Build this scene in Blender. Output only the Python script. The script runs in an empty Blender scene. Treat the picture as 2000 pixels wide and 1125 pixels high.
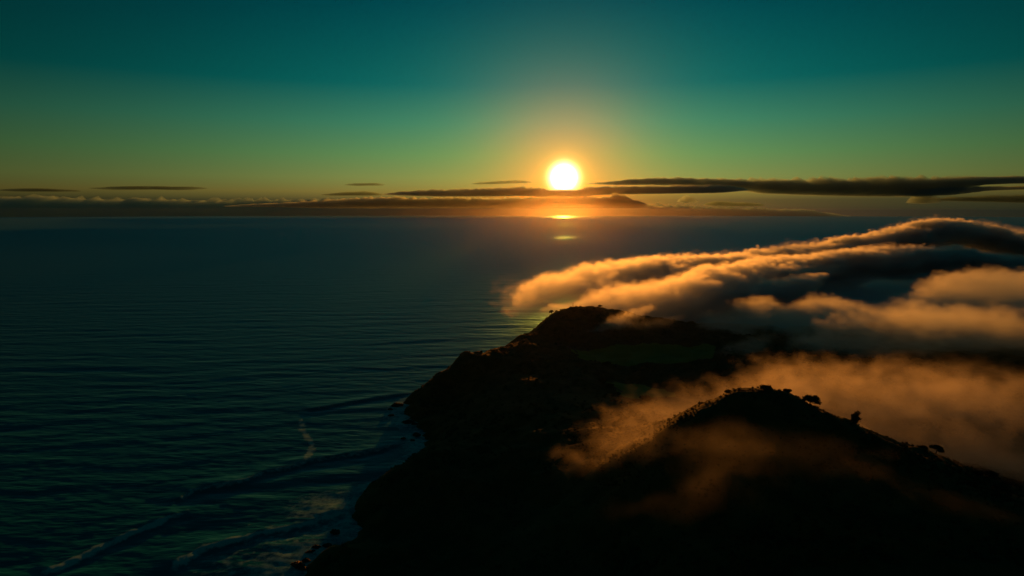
import bpy, bmesh, math, random
import numpy as np
from math import radians as R

# ------------------------------------------------------------------ camera
H = 250.0                       # camera height above the sea, metres
F = 1333.0                      # focal length in pixels of a 2000 px wide frame
PITCH = math.atan((562.5 - 410.0) / F)
SUN_AZ, SUN_EL = R(4.3), R(2.66)    # azimuth to the right of +Y
sc = bpy.context.scene
col = sc.collection
cam_d = bpy.data.cameras.new('camera')
cam = bpy.data.objects.new('camera', cam_d)
col.objects.link(cam)
cam_d.sensor_width = 36.0
cam_d.lens = 36.0 * F / 2000.0
cam_d.clip_start = 1.0
cam_d.clip_end = 400000.0
cam.location = (0, 0, H)
cam.rotation_euler = (math.pi / 2 - PITCH, 0, 0)
sc.camera = cam

# ------------------------------------------------------------------ render settings
sc.view_settings.view_transform = 'Standard'
sc.view_settings.look = 'None'
sc.view_settings.exposure = 0.0
sc.view_settings.gamma = 1.0
sc.render.engine = 'CYCLES'
cy = sc.cycles
cy.max_bounces = 6
cy.diffuse_bounces = 2
cy.glossy_bounces = 2
cy.transparent_max_bounces = 16
cy.volume_bounces = 4
cy.volume_step_rate = 1.4
cy.volume_max_steps = 256
cy.sample_clamp_indirect = 4.0
cy.use_denoising = True

def lin(c):
    c = c / 255.0
    return c / 12.92 if c <= 0.04045 else ((c + 0.055) / 1.055) ** 2.4

def rgb(r, g, b, k=1.0):
    return (lin(r) * k, lin(g) * k, lin(b) * k, 1.0)

# ------------------------------------------------------------------ world: dusk sky
class NT:
    """tiny helper for building node trees"""
    def __init__(self, tree):
        self.t = tree; self.n = tree.nodes; self.l = tree.links
    def node(self, kind, **kw):
        nd = self.n.new(kind)
        for k, v in kw.items():
            setattr(nd, k, v)
        return nd
    def put(self, sock, v):
        if isinstance(v, bpy.types.NodeSocket):
            self.l.new(v, sock)
        else:
            sock.default_value = v
    def math(self, op, a, b=0.0, c=0.0, clamp=False):
        nd = self.node('ShaderNodeMath', operation=op, use_clamp=clamp)
        for s, v in zip(nd.inputs, (a, b, c)):
            self.put(s, v)
        return nd.outputs[0]
    def ramp(self, fac, stops, interp='LINEAR'):
        nd = self.node('ShaderNodeValToRGB')
        nd.color_ramp.interpolation = interp
        el = nd.color_ramp.elements
        el[0].position, el[0].color = stops[0]
        el[1].position, el[1].color = stops[-1]
        for p, c in stops[1:-1]:
            e = el.new(p); e.color = c
        self.put(nd.inputs[0], fac)
        return nd.outputs[0]
    def cmix(self, op, fac, a, b):
        nd = self.node('ShaderNodeMix', data_type='RGBA', blend_type=op)
        nd.clamp_factor = False
        self.put(nd.inputs[0], fac); self.put(nd.inputs[6], a); self.put(nd.inputs[7], b)
        return nd.outputs[2]

world = bpy.data.worlds.new('World')
sc.world = world
world.use_nodes = True
w = NT(world.node_tree)
w.n.clear()
sun_dir = (math.sin(SUN_AZ) * math.cos(SUN_EL), math.cos(SUN_AZ) * math.cos(SUN_EL), math.sin(SUN_EL))
tc = w.node('ShaderNodeTexCoord')
nrm = w.node('ShaderNodeVectorMath', operation='NORMALIZE')
w.l.new(tc.outputs['Generated'], nrm.inputs[0])
sep = w.node('ShaderNodeSeparateXYZ')
w.l.new(nrm.outputs[0], sep.inputs[0])
elev = w.math('MULTIPLY', w.math('ARCSINE', sep.outputs[2]), 180 / math.pi)
dot = w.node('ShaderNodeVectorMath', operation='DOT_PRODUCT')
w.l.new(nrm.outputs[0], dot.inputs[0]); dot.inputs[1].default_value = sun_dir
ang = w.math('MULTIPLY', w.math('ARCCOSINE', w.math('MINIMUM', dot.outputs['Value'], 0.9999999)), 180 / math.pi)
# colour by height above the horizon (ramp runs on elevation / 90, square-rooted for detail low down)
ef = w.math('SQRT', w.math('MULTIPLY', w.math('MAXIMUM', elev, 0.0), 1 / 90.0))
def es(e): return math.sqrt(max(e, 0) / 90.0)
base = w.ramp(ef, [(es(0.0), rgb(40, 52, 42)), (es(0.8), rgb(78, 78, 46)), (es(1.5), rgb(136, 124, 60)), (es(2.6), rgb(130, 145, 78)),
                   (es(4.5), rgb(100, 148, 90)), (es(7.0), rgb(64, 136, 104)), (es(10.0), rgb(10, 108, 102)),
                   (es(16.0), rgb(0, 80, 87)), (es(35.0), rgb(0, 56, 64)), (es(90.0), rgb(0, 40, 46))])
fall = w.math('DIVIDE', 1.0, w.math('ADD', 1.0, w.math('POWER', w.math('MULTIPLY', ang, 1 / 30.0), 2.4)))
fall = w.math('MAXIMUM', fall, 0.16)
skyc = w.cmix('MULTIPLY', 1.0, base, w.cmix('MIX', fall, (0, 0, 0, 1), (1, 1, 1, 1)))
# sun aureole: wide amber glow, tight yellow glow, and the disc itself
def glow(width, power, colour):
    g = w.math('EXPONENT', w.math('MULTIPLY', w.math('POWER', w.math('MULTIPLY', ang, 1.0 / width), power), -1.0))
    return w.cmix('MIX', g, (0, 0, 0, 1), colour)
for width, power, colour in ((4.5, 1.5, (0.76, 0.10, 0.0, 1)), (9.5, 2.0, (0.02, 0.06, 0.0, 1)),
                             (0.95, 1.4, (3.0, 1.6, 0.12, 1)), (0.74, 2.0, (17, 13, 8, 1))):
    skyc = w.cmix('ADD', 1.0, skyc, glow(width, power, colour))
low = w.math('MULTIPLY', w.math('EXPONENT', w.math('MULTIPLY', w.math('POWER', w.math('MULTIPLY', ang, 1 / 15.0), 2.0), -1.0)),
             w.math('EXPONENT', w.math('MULTIPLY', w.math('MAXIMUM', elev, 0.0), -1 / 2.6)))
skyc = w.cmix('ADD', 1.0, skyc, w.cmix('MIX', low, (0, 0, 0, 1), (0.20, 0.055, 0.0, 1)))
bg = w.node('ShaderNodeBackground')
w.l.new(skyc, bg.inputs[0]); bg.inputs[1].default_value = 1.0
wo = w.node('ShaderNodeOutputWorld')
w.l.new(bg.outputs[0], wo.inputs[0])

# ------------------------------------------------------------------ the sun
sun_d = bpy.data.lights.new('sun', 'SUN')
sun_d.energy = 2.7
sun_d.angle = R(0.6)
sun_d.color = (1.0, 0.27, 0.025)
sun = bpy.data.objects.new('sun', sun_d)
col.objects.link(sun)
from mathutils import Vector
sun.rotation_euler = Vector(sun_dir).to_track_quat('Z', 'Y').to_euler()
sun.location = (300, 4000, 600)

# ------------------------------------------------------------------ helpers
cp, sp = math.cos(PITCH), math.sin(PITCH)
def ray(px, py):
    u = (px - 1000.0) / F; v = (562.5 - py) / F
    return np.array((u, cp + v * sp, -sp + v * cp))
def at(px, py, Y):
    """world point on the line of sight of a photo point, at forward distance Y"""
    d = ray(px, py); s = Y / d[1]
    return np.array((d[0] * s, Y, H + d[2] * s))
def on_sea(px, py, z=0.0):
    d = ray(px, py); s = (z - H) / d[2]
    return np.array((d[0] * s, d[1] * s, z))

_perm = np.random.RandomState(7).permutation(256)
_grad = np.random.RandomState(11).normal(size=(256, 3)); _grad /= np.linalg.norm(_grad, axis=1)[:, None]
def perlin(x, y, z=None):
    x = np.asarray(x, np.float32); y = np.asarray(y, np.float32)
    z = np.zeros_like(x) + 0.37 if z is None else np.asarray(z, np.float32)
    x, y, z = np.broadcast_arrays(x, y, z)
    xi = np.floor(x); yi = np.floor(y); zi = np.floor(z)
    fx = x - xi; fy = y - yi; fz = z - zi
    xi = xi.astype(np.int32); yi = yi.astype(np.int32); zi = zi.astype(np.int32)
    sx = fx * fx * fx * (fx * (fx * 6 - 15) + 10); sy = fy * fy * fy * (fy * (fy * 6 - 15) + 10); sz = fz * fz * fz * (fz * (fz * 6 - 15) + 10)
    G = _grad.astype(np.float32)
    def corner(a, b, c):
        h = _perm[(_perm[(_perm[(xi + a) & 255] + yi + b) & 255] + zi + c) & 255]
        g = G[h]
        return g[..., 0] * (fx - a) + g[..., 1] * (fy - b) + g[..., 2] * (fz - c)
    def lerp(a, b, t): return a + (b - a) * t
    x00 = lerp(corner(0, 0, 0), corner(1, 0, 0), sx); x10 = lerp(corner(0, 1, 0), corner(1, 1, 0), sx)
    x01 = lerp(corner(0, 0, 1), corner(1, 0, 1), sx); x11 = lerp(corner(0, 1, 1), corner(1, 1, 1), sx)
    return lerp(lerp(x00, x10, sy), lerp(x01, x11, sy), sz) * 1.5
def fbm(x, y, z=None, octaves=4, gain=0.5, lac=2.03):
    s = 0.0; a = 1.0; f = 1.0
    for o in range(octaves):
        s = s + a * perlin(x * f + 13.7 * o, y * f - 7.1 * o, None if z is None else z * f + 3.3 * o)
        a *= gain; f *= lac
    return s
def smooth(a, b, x):
    t = np.clip((x - a) / (b - a), 0, 1)
    return t * t * (3 - 2 * t)

def mesh_obj(name, verts, faces, mat=None, parent=None, smooth_shade=True):
    me = bpy.data.meshes.new(name)
    me.from_pydata([tuple(v) for v in verts] if not isinstance(verts, list) else verts, [], faces)
    if smooth_shade:
        me.polygons.foreach_set('use_smooth', [True] * len(me.polygons))
    if mat: me.materials.append(mat)
    o = bpy.data.objects.new(name, me); col.objects.link(o); o.parent = parent
    return o
def grid_mesh(name, V, mat, keep=None, wrap=False, smooth_shade=True):
    """V: (rows, cols, 3) array -> one quad-grid mesh"""
    r, c = V.shape[:2]
    idx = np.arange(r * c).reshape(r, c)
    if wrap: idx = np.concatenate([idx, idx[:, :1]], axis=1)
    q = np.stack([idx[:-1, :-1], idx[:-1, 1:], idx[1:, 1:], idx[1:, :-1]], -1).reshape(-1, 4)
    if keep is not None: q = q[keep.reshape(-1)]
    me = bpy.data.meshes.new(name)
    me.vertices.add(r * c); me.vertices.foreach_set('co', V.astype(np.float32).ravel())
    me.loops.add(q.size); me.loops.foreach_set('vertex_index', q.astype(np.int32).ravel())
    me.polygons.add(len(q)); me.polygons.foreach_set('loop_start', np.arange(0, q.size, 4, dtype=np.int32))
    me.polygons.foreach_set('use_smooth', np.full(len(q), smooth_shade))
    me.update(calc_edges=True); me.validate()
    if mat: me.materials.append(mat)
    o = bpy.data.objects.new(name, me); col.objects.link(o)
    return o
def add_attr(o, name, a):
    at_ = o.data.attributes.new(name, 'FLOAT', 'POINT')
    at_.data.foreach_set('value', np.asarray(a, np.float32).ravel())
def tag(o, label=None, cat=None, group=None, kind=None):
    if label: o['label'] = label
    if cat: o['category'] = cat
    if group: o['group'] = group
    if kind: o['kind'] = kind
    return o

# ------------------------------------------------------------------ materials
def material(name):
    m = bpy.data.materials.new(name); m.use_nodes = True
    t = NT(m.node_tree); t.n.clear()
    out = t.node('ShaderNodeOutputMaterial')
    return m, t, out
def simple_mat(name, c1, c2, scale, rough=0.9, bump=0.3, bump_dist=0.5, spec=0.2):
    m, t, out = material(name)
    b = t.node('ShaderNodeBsdfPrincipled')
    tcx = t.node('ShaderNodeTexCoord')
    n = t.node('ShaderNodeTexNoise'); n.inputs['Scale'].default_value = scale; n.inputs['Detail'].default_value = 6
    t.l.new(tcx.outputs['Object'], n.inputs['Vector'])
    t.l.new(t.ramp(n.outputs[0], [(0.32, c1), (0.68, c2)]), b.inputs['Base Color'])
    b.inputs['Roughness'].default_value = rough
    b.inputs['Specular IOR Level'].default_value = spec
    bp = t.node('ShaderNodeBump'); bp.inputs['Strength'].default_value = bump; bp.inputs['Distance'].default_value = bump_dist
    t.l.new(n.outputs[0], bp.inputs['Height']); t.l.new(bp.outputs[0], b.inputs['Normal'])
    t.l.new(b.outputs[0], out.inputs['Surface'])
    return m
MAT = {}
MAT['scrub'] = simple_mat('coastal_scrub', (0.018, 0.026, 0.010, 1), (0.040, 0.050, 0.020, 1), 0.08, bump=0.6, bump_dist=1.5)
MAT['leaf'] = simple_mat('dark_leaf', (0.046, 0.064, 0.023, 1), (0.082, 0.100, 0.035, 1), 0.6)
MAT['bark'] = simple_mat('bark', (0.045, 0.032, 0.022, 1), (0.09, 0.065, 0.045, 1), 2.0)
MAT['rock'] = simple_mat('wet_rock', (0.030, 0.028, 0.026, 1), (0.075, 0.068, 0.060, 1), 0.35, rough=0.7, bump=0.8, bump_dist=0.8, spec=0.4)
MAT['grass'] = simple_mat('pasture_grass', (0.15, 0.28, 0.045, 1), (0.20, 0.34, 0.065, 1), 0.03)
MAT['gravel'] = simple_mat('gravel_track', (0.09, 0.08, 0.06, 1), (0.16, 0.14, 0.10, 1), 0.4)

def sea_material():
    m, t, out = material('sea_water')
    dif = t.node('ShaderNodeBsdfDiffuse'); dif.inputs['Color'].default_value = (0.001, 0.230, 0.330, 1)
    glo = t.node('ShaderNodeBsdfGlossy'); glo.inputs['Color'].default_value = (0.28, 0.78, 1.0, 1); glo.inputs['Roughness'].default_value = 0.42
    fre = t.node('ShaderNodeFresnel'); fre.inputs['IOR'].default_value = 1.34
    b = t.node('ShaderNodeMixShader')
    t.l.new(t.math('MULTIPLY', fre.outputs[0], 0.62), b.inputs[0]); t.l.new(dif.outputs[0], b.inputs[1]); t.l.new(glo.outputs[0], b.inputs[2])
    tcx = t.node('ShaderNodeTexCoord')
    hs = []
    for sx, sy, s, d in ((0.35, 1.0, 0.05, 3.0), (0.4, 1.0, 0.22, 2.0)):
        mp = t.node('ShaderNodeMapping'); mp.inputs['Scale'].default_value = (sx, sy, 1)
        mp.inputs['Rotation'].default_value = (0, 0, R(-4))
        t.l.new(tcx.outputs['Object'], mp.inputs[0])
        n = t.node('ShaderNodeTexNoise'); n.inputs['Scale'].default_value = s; n.inputs['Detail'].default_value = d
        t.l.new(mp.outputs[0], n.inputs['Vector']); hs.append(n.outputs[0])
    h = t.math('ADD', t.math('MULTIPLY', hs[0], 2.2), t.math('MULTIPLY', hs[1], 0.5))
    bp = t.node('ShaderNodeBump'); bp.inputs['Strength'].default_value = 1.0; bp.inputs['Distance'].default_value = 1.0
    t.l.new(h, bp.inputs['Height'])
    for nd in (dif, glo, fre): t.l.new(bp.outputs[0], nd.inputs['Normal'])
    # foam: the mesh carries how foamy the water is; noise breaks it into lace
    fa = t.node('ShaderNodeAttribute', attribute_name='foam')
    n1 = t.node('ShaderNodeTexNoise'); n1.inputs['Scale'].default_value = 0.16; n1.inputs['Detail'].default_value = 8; n1.inputs['Roughness'].default_value = 0.65
    t.l.new(tcx.outputs['Object'], n1.inputs['Vector'])
    fo = t.math('ADD', fa.outputs['Fac'], t.math('MULTIPLY', t.math('SUBTRACT', n1.outputs[0], 0.5), 1.5))
    fo = t.math('MULTIPLY', t.math('SUBTRACT', fo, 0.34), 2.6, clamp=True)
    fo = t.math('MULTIPLY', fo, t.math('MULTIPLY', fa.outputs['Fac'], 4.0, clamp=True))
    d = t.node('ShaderNodeBsdfDiffuse'); d.inputs[0].default_value = (0.34, 0.84, 0.90, 1)
    mx = t.node('ShaderNodeMixShader')
    t.l.new(fo, mx.inputs[0]); t.l.new(b.outputs[0], mx.inputs[1]); t.l.new(d.outputs[0], mx.inputs[2])
    t.l.new(mx.outputs[0], out.inputs['Surface'])
    return m
MAT['sea'] = sea_material()

def volume_mat(name, colour, density, g, attr=False):
    m, t, out = material(name)
    v = t.node('ShaderNodeVolumePrincipled')
    v.inputs['Color'].default_value = colour
    v.inputs['Anisotropy'].default_value = g
    v.inputs['Density'].default_value = density
    v.inputs['Density Attribute'].default_value = 'density' if attr else ''
    t.l.new(v.outputs[0], out.inputs['Volume'])
    return m

# ------------------------------------------------------------------ terrain
CTRL = []          # X, Y, Z control points of the land
def cpt(px, py, Y): CTRL.append(at(px, py, Y))
def edge(px, py, Y, slope=0.75, extra=6.0):
    """a skyline point of the sea cliff, with the foot of the cliff below it on the sea side"""
    p = at(px, py, Y); CTRL.append(p)
    run = max(p[2], 0) * slope + extra
    CTRL.append((p[0] - run, p[1] + run * 0.35, -5.0))
    CTRL.append((p[0] - run - 45, p[1] + run * 0.35 + 14, -30.0))
# near headland, skyline against the water
for a in ((600, 1115, 440), (640, 1062, 480), (690, 1036, 515), (703, 985, 545), (728, 950, 565), (762, 912, 590),
          (800, 885, 610), (832, 866, 628)):
    edge(*a)
# bay behind it
for px, py in ((838, 864), (828, 850), (815, 835)):
    p = on_sea(px, py); CTRL.append(p); CTRL.append((p[0] - 30, p[1] + 5, -14))
for a in ((880, 850, 680), (900, 830, 715), (900, 880, 615), (950, 860, 640), (1000, 800, 710), (1000, 850, 640),
          (870, 790, 840), (900, 750, 880), (1000, 745, 810), (1000, 700, 930), (1060, 660, 1050)):
    cpt(*a)
# far headland
p = on_sea(786, 806); CTRL.append(p + np.array((2, 0, 3))); CTRL.append((p[0] - 10, p[1] + 10, -4)); CTRL.append((p[0] - 50, p[1] + 20, -30))
for a in ((806, 770, 880), (850, 730, 905), (885, 704, 930), (908, 683, 950), (926, 691, 962), (960, 681, 1010), (1010, 655, 1090),
          (1050, 634, 1150), (1075, 614, 1190), (1096, 603, 1230), (1125, 601, 1255)):
    edge(*a)
for a in ((1160, 605, 1270), (1210, 612, 1285), (1290, 626, 1300), (1400, 640, 1320), (1600, 650, 1340), (1150, 630, 1150), (1180, 655, 1050)):
    cpt(*a)
for X, Y, Z in ((60, 1500, -25), (250, 1560, -25), (500, 1600, -25), (900, 1650, -25), (1400, 1650, -25), (30, 1420, -20), (200, 1400, 5), (450, 1440, 10), (900, 1450, 15), (1400, 1450, 15)):
    CTRL.append((X, Y, Z))
# pasture on the plateau
for a in ((1110, 675, 1060), (1200, 690, 1000), (1350, 690, 1000), (1300, 720, 900), (1120, 742, 808), (1180, 748, 806),
          (1210, 772, 782), (1300, 768, 788), (1240, 752, 835), (1300, 756, 825), (1450, 720, 900), (1600, 730, 850)):
    cpt(*a)
# spur between the bay and the hill
for a in ((1100, 745, 795), (1090, 800, 690), (1190, 787, 705), (1250, 790, 705), (1120, 850, 600), (1050, 900, 575), (1100, 960, 510)):
    cpt(*a)
# the near hill and its two shoulders
for a in ((1480, 750, 482), (1458, 754, 484), (1438, 764, 482), (1418, 782, 480), (1402, 806, 477), (1388, 835, 470), (1368, 870, 462), (1330, 910, 455), (1250, 955, 452),
          (1505, 756, 482), (1535, 770, 480), (1570, 792, 478), (1620, 815, 474), (1672, 838, 470), (1730, 866, 464), (1800, 893, 456), (1850, 912, 448), (1900, 945, 440), (2000, 990, 425), (2200, 1080, 400)):
    cpt(*a)
for a in ((1480, 850, 456), (1480, 950, 428), (1480, 1100, 380), (1350, 950, 440), (1350, 1050, 408), (1250, 1020, 440), (1250, 1110, 404), (1000, 1115, 428), (1000, 1030, 488), (1000, 960, 540),
          (800, 1115, 445), (800, 1030, 500), (900, 960, 535), (1700, 950, 420), (1700, 1100, 372), (2000, 1110, 370), (1850, 1000, 402), (1600, 880, 445)):
    cpt(*a)
for X, Y, Z in ((120, 600, 54), (230, 620, 42), (330, 600, 34), (450, 590, 22), (280, 720, 40), (500, 720, 25), (700, 700, 20), (600, 500, 20),
                (0, 200, 20), (-120, 230, 5), (-240, 260, -10), (-300, 320, -25), (-260, 380, -20), (250, 200, 40), (500, 220, 30), (800, 300, 25), (1200, 400, 25), (1200, 1000, 30), (900, 1000, 35),
                (-500, 300, -30), (-500, 600, -35), (-480, 900, -35), (-400, 1300, -35), (-150, 1300, -35), (-150, 1500, -35), (-320, 700, -32), (-230, 760, -20), (-260, 1050, -30)):
    CTRL.append((X, Y, Z))
CTRL = np.array(CTRL, np.float64)
def rbf_fit(P, z):
    n = len(P); D = np.linalg.norm(P[:, None] - P[None], axis=2)
    A = np.zeros((n + 3, n + 3)); A[:n, :n] = D + 2.0 * np.eye(n) * -1
    A[:n, n] = 1; A[:n, n + 1:] = P / 1000; A[n:, :n] = A[:n, n:].T
    return np.linalg.solve(A, np.concatenate([z, np.zeros(3)]))
_w = rbf_fit(CTRL[:, :2], CTRL[:, 2])
def base_height(X, Y):
    s = _w[-3] + _w[-2] * X / 1000 + _w[-1] * Y / 1000
    for (cx, cy_, _), wt in zip(CTRL, _w[:-3]):
        s = s + wt * np.sqrt((X - cx) ** 2 + (Y - cy_) ** 2)
    return s
def blur(A, sigma):
    r = int(sigma * 3); k = np.exp(-0.5 * (np.arange(-r, r + 1) / sigma) ** 2); k /= k.sum()
    for ax_ in (0, 1):
        P_ = np.pad(A, [(r, r) if i == ax_ else (0, 0) for i in (0, 1)], mode='edge')
        A = sum(k[i] * (P_[i:i + A.shape[0]] if ax_ == 0 else P_[:, i:i + A.shape[1]]) for i in range(2 * r + 1))
    return A
def height(X, Y):
    z = blur(base_height(X, Y), 2.2)
    land = smooth(-6, 25, z)
    gully = np.abs(fbm(X / 46.0, Y / 46.0, octaves=3)) * -5.0 + 1.6
    n = fbm(X / 26.0 + 40, Y / 26.0, octaves=5, gain=0.55) * 3.4
    coast = fbm(X / 30.0 - 9, Y / 30.0 + 5, octaves=4, gain=0.6) * 5.0 * np.exp(-((z - 3) / 9.0) ** 2)
    calm = 1 - 0.75 * np.exp(-(((X - 110) / 130.0) ** 2 + ((Y - 745) / 95.0) ** 2) ** 2)   # grazed spur and pasture
    return z + land * (gully + n) * calm + coast
TX0, TX1, TY0, TY1, TS = -330.0, 1150.0, 170.0, 1640.0, 3.0
tx = np.arange(TX0, TX1 + 1, TS); ty = np.arange(TY0, TY1 + 1, TS)
GX, GY = np.meshgrid(tx, ty)
GZ = height(GX, GY)
def ground(x, y):
    i = np.clip((np.asarray(x, float) - TX0) / TS, 0, len(tx) - 1.001); j = np.clip((np.asarray(y, float) - TY0) / TS, 0, len(ty) - 1.001)
    i0 = i.astype(int); j0 = j.astype(int); fi = i - i0; fj = j - j0
    return (GZ[j0, i0] * (1 - fi) * (1 - fj) + GZ[j0, i0 + 1] * fi * (1 - fj) + GZ[j0 + 1, i0] * (1 - fi) * fj + GZ[j0 + 1, i0 + 1] * fi * fj)
def skyline(px, Y0, Y1):
    """where the land between Y0 and Y1 stands highest in the line of sight of a photo column"""
    best = None
    for Y in np.arange(Y0, Y1, 1.5):
        X = Y * (px - 1000.0) / F / 1.0
        X = at(px, 800, Y)[0]
        z = float(ground(X, Y)); e = (z - H) / math.hypot(X, Y)
        if best is None or e > best[0]: best = (e, X, Y, z)
    return best[1:]
def terrain_material():
    m, t, out = material('headland_ground')
    b = t.node('ShaderNodeBsdfPrincipled'); b.inputs['Roughness'].default_value = 0.95; b.inputs['Specular IOR Level'].default_value = 0.15
    tcx = t.node('ShaderNodeTexCoord'); geo = t.node('ShaderNodeNewGeometry')
    n = t.node('ShaderNodeTexNoise'); n.inputs['Scale'].default_value = 0.06; n.inputs['Detail'].default_value = 8
    t.l.new(tcx.outputs['Object'], n.inputs['Vector'])
    scrub = t.ramp(n.outputs[0], [(0.35, (0.075, 0.092, 0.032, 1)), (0.6, (0.115, 0.125, 0.046, 1)), (0.75, (0.17, 0.15, 0.07, 1))])
    rock = t.ramp(n.outputs[0], [(0.3, (0.030, 0.027, 0.024, 1)), (0.7, (0.085, 0.074, 0.062, 1))])
    s = t.node('ShaderNodeSeparateXYZ'); t.l.new(geo.outputs['Normal'], s.inputs[0])
    steep = t.math('MULTIPLY', t.math('SUBTRACT', 0.52, s.outputs[2]), 5.0, clamp=True)
    t.l.new(t.cmix('MIX', steep, scrub, rock), b.inputs['Base Color'])
    n2 = t.node('ShaderNodeTexNoise'); n2.inputs['Scale'].default_value = 0.35; n2.inputs['Detail'].default_value = 6
    t.l.new(tcx.outputs['Object'], n2.inputs['Vector'])
    bp = t.node('ShaderNodeBump'); bp.inputs['Strength'].default_value = 0.8; bp.inputs['Distance'].default_value = 2.0
    t.l.new(n2.outputs[0], bp.inputs['Height']); t.l.new(bp.outputs[0], b.inputs['Normal'])
    t.l.new(b.outputs[0], out.inputs['Surface'])
    return m
MAT['terrain'] = terrain_material()
cellmax = np.maximum.reduce([GZ[:-1, :-1], GZ[1:, :-1], GZ[:-1, 1:], GZ[1:, 1:]])
terrain = grid_mesh('headland', np.dstack([GX, GY, GZ]), MAT['terrain'], keep=cellmax > -9)
tag(terrain, 'dark scrub-covered headland running out into the sea', kind='structure')

# ------------------------------------------------------------------ sea
BREAKERS = [   # photo polylines of breaking wave fronts: (points, crest height, foam)
    ([(70, 1125), (125, 1104), (200, 1066), (270, 1036), (330, 1012), (362, 1000)], 1.6, 1.0),
    ([(315, 996), (350, 975), (380, 958), (415, 950), (480, 940), (520, 922), (560, 915), (600, 900), (660, 893), (740, 878), (800, 862)], 2.0, 0.55),
    ([(320, 1125), (350, 1100), (385, 1078), (430, 1062), (480, 1052), (500, 1042), (560, 1032), (600, 1020), (650, 1007), (700, 996)], 1.8, 0.85),
    ([(590, 803), (640, 795), (700, 784), (750, 775), (810, 768)], 1.5, 0.30),
    ([(590, 812), (592, 840), (606, 858), (612, 872), (604, 890), (600, 898)], 0.0, 0.75),
    ([(440, 1080), (446, 1100), (462, 1125)], 0.0, 0.55),
]
def polydist(X, Y, pts):
    d = np.full(X.shape, 1e9); sgn = np.zeros(X.shape); tt = np.zeros(X.shape)
    n = len(pts) - 1
    for k in range(n):
        a = pts[k]; b = pts[k + 1]; ab = b - a; L = ab @ ab
        t = np.clip(((X - a[0]) * ab[0] + (Y - a[1]) * ab[1]) / L, 0, 1)
        dx = X - a[0] - t * ab[0]; dy = Y - a[1] - t * ab[1]
        dd = np.hypot(dx, dy); m = dd < d
        d = np.where(m, dd, d); sgn = np.where(m, np.sign(ab[0] * dy - ab[1] * dx), sgn); tt = np.where(m, (k + t) / n, tt)
    return d, sgn, tt
ang_f = np.linspace(R(-47), R(47), 640)
ang_b = np.linspace(R(47), R(313), 70)[1:-1]
th = np.concatenate([ang_f, ang_b])
rr = [60.0]
while rr[-1] < 330: rr.append(rr[-1] * 1.05)
while rr[-1] < 1100: rr.append(rr[-1] * 1.0045)
while rr[-1] < 5000: rr.append(rr[-1] * 1.0075)
while rr[-1] < 30000: rr.append(rr[-1] * 1.05)
rr[-1] = 30000.0
rr = np.array(rr)
SR, ST = np.meshgrid(rr, th, indexing='ij')
SX = SR * np.sin(ST); SY = SR * np.cos(ST)
rs = np.random.RandomState(3)
SZ = np.zeros_like(SX)
wob = fbm(SX / 260.0, SY / 260.0, octaves=2)
for lam, amp, dirn in ((74, 0.42, -8), (57, 0.30, 1), (43, 0.24, -15), (31, 0.17, 9), (22, 0.15, -24), (17, 0.11, 14), (118, 0.42, -11)):
    k = 2 * math.pi / lam
    dx, dy = math.sin(R(dirn)), math.cos(R(dirn))
    env = 0.55 + 0.9 * fbm(SX / (lam * 5.0) + dirn, SY / (lam * 2.5) + lam, octaves=2)
    ph = k * (SX * dx + SY * dy) + 2.2 * wob + rs.rand() * 6.28
    SZ += amp * np.clip(env, 0, 1.6) * (np.sin(ph) + 0.22 * np.sin(2 * ph + 0.6))
fade = 1 - smooth(2500, 6500, SR)
SZ *= fade * 0.8
SZ += 0.26 * fbm(SX / 12.0, SY / 6.5, octaves=3) * (1 - smooth(700, 1500, SR))
foam = np.zeros_like(SX)
near = (SR < 1100) & (SX < 100)
nx, ny = SX[near], SY[near]
fz = np.zeros(nx.shape); ff = np.zeros(nx.shape)
for pts, hgt, fo in BREAKERS:
    P = [on_sea(*q)[:2] for q in pts]
    d, sg, tt = polydist(nx, ny, P)
    d = np.abs(d + 2.5 * fbm(nx / 14.0, ny / 14.0, octaves=2))
    sd = d * sg                                   # + is seaward
    taper = smooth(0, 0.12, tt) * (1 - smooth(0.88, 1.0, tt) * (0.9 if hgt > 0 else 0.6))
    fz += hgt * taper * np.where(sd > 0, np.exp(-(sd / 16.0) ** 2), np.exp(-(sd / 4.0) ** 2))
    fz -= 0.45 * hgt * taper * np.exp(-((sd + 10) / 9.0) ** 2)
    ff = np.maximum(ff, fo * (0.35 + 0.65 * taper) * np.exp(-(np.abs(sd + 1.0) / 4.6) ** 2))
SZ[near] += fz
# shallow foamy water beside the rocks
gz = np.full(nx.shape, -40.0)
inb = (nx > TX0) & (nx < TX1) & (ny > TY0) & (ny < TY1)
gz[inb] = ground(nx[inb], ny[inb])
shore = smooth(-20, -3, gz) * (0.26 + 0.55 * np.clip(fbm(nx / 35.0, ny / 35.0, octaves=3) + 0.35, 0, 1))
for (px, py), rad, amt in (((645, 990), 42, 0.62), ((585, 1090), 40, 0.62), ((540, 1118), 34, 0.6), ((660, 1030), 30, 0.5), ((780, 800), 22, 0.62), ((812, 850), 26, 0.42)):
    c = on_sea(px, py)
    shore = np.maximum(shore, amt * np.exp(-(((nx - c[0]) / rad) ** 2 + ((ny - c[1]) / rad) ** 2) ** 1.5))
for pxy, rad in (((560, 1060), 60), ((480, 1100), 55)):
    c = on_sea(*pxy)
    shore = np.maximum(shore, 0.38 * np.exp(-(((nx - c[0]) / rad) ** 2 + ((ny - c[1]) / rad) ** 2)))
foam[near] = np.maximum(ff, shore)
SZ = np.where(SR < 330, SZ * 0.5, SZ)
sea = grid_mesh('sea', np.dstack([SX, SY, SZ]), MAT['sea'], wrap=True)
add_attr(sea, 'foam', foam)
tag(sea, 'dark teal sea with low swell and thin lines of foam', kind='structure')

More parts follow.
